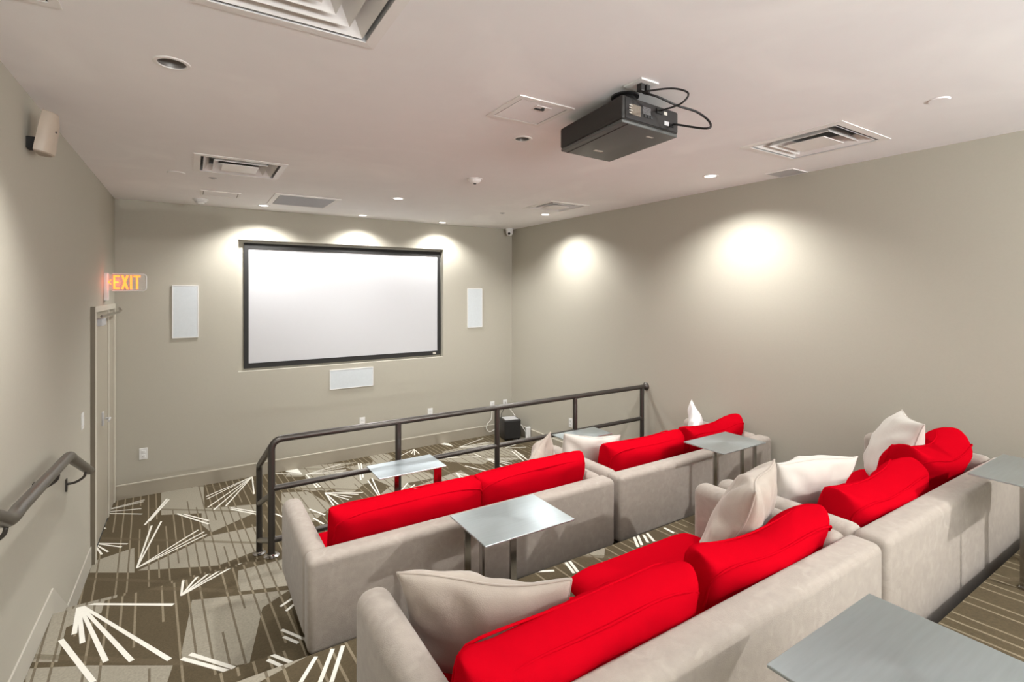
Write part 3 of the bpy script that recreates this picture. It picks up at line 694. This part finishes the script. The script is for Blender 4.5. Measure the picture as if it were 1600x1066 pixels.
# ------------------------------------------------------------ sofas
def make_sofa(x0, x1, yb, yf, zfloor, zbot, ztop, zseat, label, seat_shift=(0, 0)):
    cx, cy = (x0 + x1) / 2, (yb + yf) / 2
    t = thing('sofa', label, 'sofa', (cx, cy, zfloor), 0, 'two-seat greige sofas')
    o = Vector((cx, cy, zfloor)); a = (x1 - x0) / 2; yb_, yf_ = yb - cy, yf - cy; b0, b1 = zbot - zfloor, ztop - zfloor
    AT, BT = .115, .13
    def part(name, q, bev, seg=4): return obj(name, bx(*q, bevel=bev, seg=seg), M['fabric'], t, True, 40)
    part('backrest', (-a, a, yb_, yb_ + BT, b0, b1), .032)
    part('arm', (-a, -a + AT, yb_ + BT - .015, yf_, b0, b1), .05, 6)
    part('arm', (a - AT, a, yb_ + BT - .015, yf_, b0, b1), .05, 6)
    part('seat_base', (-a + AT - .01, a - AT + .01, yb_ + BT - .01, yf_ - .03, b0 + .005, zseat - zfloor - .13), .02)
    w = (2 * a - 2 * AT) / 2
    for k, s in enumerate((-1, 1)):
        c = s * w / 2
        m = rounded(w * .985, yf_ - .0 + seat_shift[k] - (yb_ + BT), .135, 26, 22, seed=7 + k + x0)
        obj('seat_cushion', m, M['red'], t, True).location = (c, (yf_ + seat_shift[k] + yb_ + BT) / 2, zseat - zfloor - .065 - (.03 if k == 0 else 0))
    for sx_ in (-1, 1):
        for yy in (yb_ + .10, yf_ - .10): obj('leg', bx(sx_ * (a - .12) - .03, sx_ * (a - .12) + .03, yy - .03, yy + .03, 0, b0 + .006), M['legdark'], t)
    return t
def rounded(w, d, h, nx, ny, seed=0, p=8, q=.38, wr=.004):
    """a box cushion: nx x ny grid above and below, soft round edges"""
    bm = bmesh.new(); top, bot = [], []
    for j in range(ny + 1):
        rt, rb = [], []
        for i in range(nx + 1):
            u = -1 + 2 * i / nx; v = -1 + 2 * j / ny
            u = math.sin(u * math.pi / 2) ; v = math.sin(v * math.pi / 2)
            th = ((1 - abs(u) ** p) * (1 - abs(v) ** p)) ** q
            x, y = u * w / 2, v * d / 2
            nz = noise.noise(Vector((x * 4 + seed * 9.1, y * 4, 0))) * wr * 2 + noise.noise(Vector((x * 11 + seed, y * 11, 3))) * wr
            edge = (i in (0, nx)) or (j in (0, ny))
            z = h / 2 * th
            a = bm.verts.new((x, y, z + nz * min(1, th * 1.2)))
            rt.append(a); rb.append(a if edge else bm.verts.new((x, y, -z + nz * min(1, th))))
        top.append(rt); bot.append(rb)
    for j in range(ny):
        for i in range(nx):
            bm.faces.new((top[j][i], top[j][i + 1], top[j + 1][i + 1], top[j + 1][i]))
            vs = (bot[j][i], bot[j + 1][i], bot[j + 1][i + 1], bot[j][i + 1])
            if len(set(vs)) > 2 and not all(v in (top[j][i], top[j][i + 1], top[j + 1][i + 1], top[j + 1][i]) for v in vs): bm.faces.new(vs)
    bmesh.ops.recalc_face_normals(bm, faces=bm.faces)
    return bm
ZF1, ZF2 = zt, zb
A1 = (.455, 2.392, 2.47, 3.33, ZF1, .50, .948, .74)
B1 = (2.43, 4.235, 2.47, 3.33, ZF1, .50, .948, .74)
A2 = (.45, 2.275, .877, 1.69, ZF2, .69, 1.22, 1.0)
B2 = (2.305, 4.06, .877, 1.66, ZF2, .69, 1.22, 1.0)
make_sofa(*A1, 'front-row left greige sofa with red cushions beside the aisle')
make_sofa(*B1, 'front-row right greige sofa with red cushions against the right wall')
make_sofa(*A2, 'nearest greige sofa with red cushions, back row left side', (-.05, .03))
make_sofa(*B2, 'back-row right greige sofa with red cushions by the right wall')

# ------------------------------------------------------------ cushions
def basis(ux, uz):
    ux = Vector(ux).normalized(); uz = Vector(uz); uz = (uz - ux * uz.dot(ux)).normalized(); uy = uz.cross(ux)
    return Matrix(((ux.x, uy.x, uz.x), (ux.y, uy.y, uz.y), (ux.z, uy.z, uz.z))).to_4x4()
def back_cushion(c, w, h, d, ux=(1, 0, 0), uz=(0, -.22, 1), label='', seed=0, sag=0.0, bend=0.0, droop=0.0):
    """boxed red cushion, local x width, y thickness (towards the back is -y), z height"""
    nx, nz_ = 30, 20
    bm = rounded(w, h, d, nx, nz_, seed, p=9, q=.36, wr=.013)
    for v in bm.verts:
        x, z, y = v.co.x, v.co.y, v.co.z
        s = x / (w / 2); k = z / (h / 2)
        z += -sag * (1 - s * s) * max(0, k) + .012 * max(0, abs(s) - .82) / .18 * max(0, k)      # sagging top, raised corners
        y += bend * (s * s - .4) + droop * max(0, k) ** 2
        y += .004 * math.sin(s * 5 + seed) * max(0, k - .3) + .006 * noise.noise(Vector((x * 9, z * 9, seed)))
        z -= droop * .6 * max(0, k) ** 2
        v.co = (x, y, z)
    bmesh.ops.recalc_face_normals(bm, faces=bm.faces)
    t = thing('back_cushion', label, 'cushion', (0, 0, 0), 0, 'red sofa back cushions')
    t.matrix_world = Matrix.Translation(c) @ basis(ux, uz)
    me = obj('cover', bm, M['red'], t, True)
    # piping along the two faces
    def rim(off):
        pts = []
        for k in range(72):
            a = 2 * math.pi * k / 72; ca, sa = math.cos(a), math.sin(a)
            e = 7; rr = (abs(ca) ** e + abs(sa) ** e) ** (-1 / e)
            s, kk = ca * rr * .975, sa * rr * .965
            th = ((1 - abs(s) ** 9) * (1 - abs(kk) ** 9)) ** .36
            z = kk * h / 2; z += -sag * (1 - s * s) * max(0, kk) + .012 * max(0, abs(s) - .82) / .18 * max(0, kk)
            y = off * (d / 2 * th) + bend * (s * s - .4) + droop * max(0, kk) ** 2 + .004 * math.sin(s * 5 + seed) * max(0, kk - .3)
            z -= droop * .6 * max(0, kk) ** 2
            pts.append(Vector((s * w / 2, y, z)))
        return pts + [pts[0]]
    for off in (-1, 1):
        bm = bmesh.new(); add_tube(bm, rim(off), .0045, 6, caps=False); obj('piping', bm, M['red'], t, True)
    return t
def throw_pillow(c, w, h, d, ux, uz, label, mat, seed=0, crease=1.0, bend=0.0):
    nx, ny = 32, 32; bm = bmesh.new(); top, bot = [], []
    rr = random.Random(seed); ph = [rr.uniform(0, 6.28) for _ in range(8)]
    for j in range(ny + 1):
        rt, rb = [], []
        for i in range(nx + 1):
            u = math.sin((-1 + 2 * i / nx) * math.pi / 2); v = math.sin((-1 + 2 * j / ny) * math.pi / 2)
            pin = .07
            x = w / 2 * u * (1 - pin * (1 - v * v) * abs(u)); z = h / 2 * v * (1 - pin * (1 - u * u) * abs(v))
            e = (1 - u * u) * (1 - v * v); th = max(0, e) ** .42
            r = math.hypot(u, v); an = math.atan2(v, u)
            wr = crease * .016 * (math.sin(an * 7 + ph[0]) + .7 * math.sin(an * 13 + ph[1])) * min(1, e * 3.2) * max(0, r - .25) ** 1.2
            wr += crease * .012 * noise.noise(Vector((u * 2.6 + seed * 3.3, v * 2.6, 1)))
            wr2 = crease * .016 * (math.sin(an * 6 + ph[2]) + .7 * math.sin(an * 11 + ph[3])) * min(1, e * 3.2) * max(0, r - .25) ** 1.2
            by = bend * (u * u - .4) + .014 * math.sin(v * 3 + ph[4]) * u + .012 * math.sin(u * 3.2 + ph[5])
            edge = i in (0, nx) or j in (0, ny)
            a = bm.verts.new((x, by + (d / 2 * th + wr if not edge else 0), z)); rt.append(a)
            rb.append(a if edge else bm.verts.new((x, by - (d / 2 * th + wr2), z)))
        top.append(rt); bot.append(rb)
    for j in range(ny):
        for i in range(nx):
            bm.faces.new((top[j][i], top[j][i + 1], top[j + 1][i + 1], top[j + 1][i]))
            vs = (bot[j][i], bot[j + 1][i], bot[j + 1][i + 1], bot[j][i + 1])
            if not all(v in (top[j][i], top[j][i + 1], top[j + 1][i + 1], top[j + 1][i]) for v in vs): bm.faces.new(vs)
    bmesh.ops.recalc_face_normals(bm, faces=bm.faces)
    rim = [top[0][i].co.copy() for i in range(nx + 1)] + [top[j][nx].co.copy() for j in range(1, ny + 1)] + [top[ny][i].co.copy() for i in range(nx - 1, -1, -1)] + [top[j][0].co.copy() for j in range(ny - 1, -1, -1)]
    t = thing('throw_pillow', label, 'pillow', (0, 0, 0), 0, 'loose grey throw pillows')
    t.matrix_world = Matrix.Translation(c) @ basis(ux, uz)
    obj('cover', bm, mat, t, True)
    b2 = bmesh.new(); add_tube(b2, rim, .0042, 6, caps=False); obj('seam_welt', b2, mat, t, True)
    return t
Rz = lambda a: (math.cos(a), math.sin(a), 0)
# front row
back_cushion((1.045, 2.735, .865), .89, .40, .19, uz=(0, -.16, 1), label='long red back cushion nearest the aisle on front-row left sofa', seed=1, sag=.0)
back_cushion((1.885, 2.75, .87), .86, .40, .19, Rz(.035), (.04, -.16, 1), 'red back cushion at right end of front-row left sofa', 2, .0)
back_cushion((2.96, 2.77, .865), .80, .40, .21, Rz(-.02), (0, -.16, 1), 'red back cushion at left end of front-row right sofa', 3, .01, .02)
back_cushion((3.80, 2.78, .875), .78, .42, .21, Rz(.04), (.03, -.18, 1), 'red back cushion beside right wall on front-row sofa', 4, .05)
# back row
back_cushion((.97, 1.135, 1.085), .84, .42, .18, Rz(0), (0, -.20, 1), 'nearest red back cushion at bottom of photo on back-row left sofa', 5, .0)
back_cushion((1.845, 1.135, 1.08), .76, .44, .18, Rz(-.03), (.0, -.20, 1), 'red back cushion behind the tilted grey pillow on nearest sofa', 6, .03, .02)
back_cushion((2.86, 1.15, 1.09), .82, .42, .22, Rz(.02), (-.05, -.20, 1), 'red back cushion at left end of back-row right sofa', 7, .04, .03)
back_cushion((3.64, 1.21, 1.12), .66, .44, .24, Rz(-.02), (.08, -.24, 1), 'slumped folded red back cushion at right end of back-row right sofa', 8, .06, .05, -.03)
# throw pillows
throw_pillow((.82, 1.45, 1.07), .55, .50, .19, (.417, -.30, 0), (-.20, -.28, .94), 'dark-sided grey throw pillow leaning at left arm of nearest sofa', M['pillowfab'], 11, 1.0)
throw_pillow((2.01, 1.32, 1.19), .46, .52, .19, (.93, .37, 0), (.35, -.25, .9), 'grey throw pillow standing on end at right arm of nearest sofa', M['pillowfab'], 12, 1.0)
throw_pillow((2.69, 1.40, 1.17), .50, .40, .18, (.95, -.25, 0), (-.1, -.35, .9), 'pale throw pillow lying at left arm of back-row right sofa', M['pillowpale'], 13, .9)
throw_pillow((3.76, 1.41, 1.20), .46, .48, .19, (.75, .55, 0), (.40, -.2, .9), 'pale grey throw pillow propped at right arm of back-row sofa', M['pillowpale'], 14, .8)
throw_pillow((2.17, 3.04, .86), .44, .42, .15, (.80, .25, .45), (-.4, -.3, .9), 'grey throw pillow peeking over right end of front-row left sofa', M['pillowfab'], 15, 1.2)
throw_pillow((2.68, 3.08, .87), .50, .40, .15, (.96, -.2, -.10), (.0, -.25, .95), 'pale throw pillow at left arm of front-row right sofa', M['pillowpale'], 16, .9)
throw_pillow((4.02, 3.10, .87), .42, .42, .14, (.65, .55, .55), (-.4, -.35, .8), 'bright white throw pillow in corner of front-row right sofa', M['white'], 17, .8)

# ------------------------------------------------------------ side tables
def side_table(x0, x1, y0, y1, ztop, zfl, legs, label):
    cx, cy = (x0 + x1) / 2, (y0 + y1) / 2
    t = thing('side_table', label, 'side table', (cx, cy, zfl), 0, 'brushed metal side tables')
    h = ztop - zfl; a, b = (x1 - x0) / 2, (y1 - y0) / 2
    obj('table_top', bx(-a, a, -b, b, h - .008, h, .002, 2), M['alu'], t)
    pts = []
    for fx, fy, along in legs:
        lx, ly = -a + 2 * a * fx, -b + 2 * b * fy
        wx, wy = (.016, .006) if along == 'x' else (.006, .016)
        obj('leg', bx(lx - wx, lx + wx, ly - wy, ly + wy, .008, h - .008), M['steel'], t); pts.append((lx, ly))
    (ax, ay), (bx_, by_), (sx_, sy_) = pts
    bm = bmesh.new(); add_box(bm, min(ax, bx_) - .016, max(ax, bx_) + .016, min(ay, by_) - .016, max(ay, by_) + .016, 0, .008)
    obj('floor_bar', bm, M['steel'], t)
    my = sy_
    lo, hi = min(ax, sx_), max(ax, sx_)
    obj('floor_bar', bx(lo - .016, hi + .016, my - .02, my + .02, 0.0005, .0085), M['steel'], t)
    return t
PL = [(.12, .80, 'x'), (.12, .45, 'x'), (.40, .45, 'x')]
PR = [(.88, .22, 'x'), (.87, .46, 'x'), (.55, .46, 'x')]
side_table(1.10, 1.61, 1.95, 2.315, 1.07, zb, [(.12, .80, 'x'), (.10, .35, 'y'), (.42, .30, 'x')], 'brushed metal side table behind the front-row left sofa')
side_table(3.05, 3.55, 2.115, 2.45, 1.10, zb, [(.90, .18, 'x'), (.84, .42, 'x'), (.27, .5, 'x')], 'dull grey metal side table behind the front-row right sofa')
side_table(1.10, 1.61, 3.45, 3.76, .90, zt, [(.97, .30, 'x'), (.88, .20, 'x'), (.36, .55, 'x')], 'bright metal side table in front of the front-row left sofa')
side_table(2.77, 3.27, 3.42, 3.68, .90, zt, [(.22, .25, 'x'), (.22, .6, 'x'), (.8, .5, 'x')], 'metal side table half hidden before the front-row right sofa')
side_table(1.095, 1.595, .30, .652, 1.36, zc, [(.12, .8, 'x'), (.12, .4, 'x'), (.5, .3, 'x')], 'nearest brushed metal side table at the bottom right of photo')
side_table(3.04, 3.55, .50, .84, 1.36, zc, [(.90, .18, 'x'), (.84, .42, 'x'), (.2, .5, 'y')], 'grey metal side table cut by the right edge of photo')
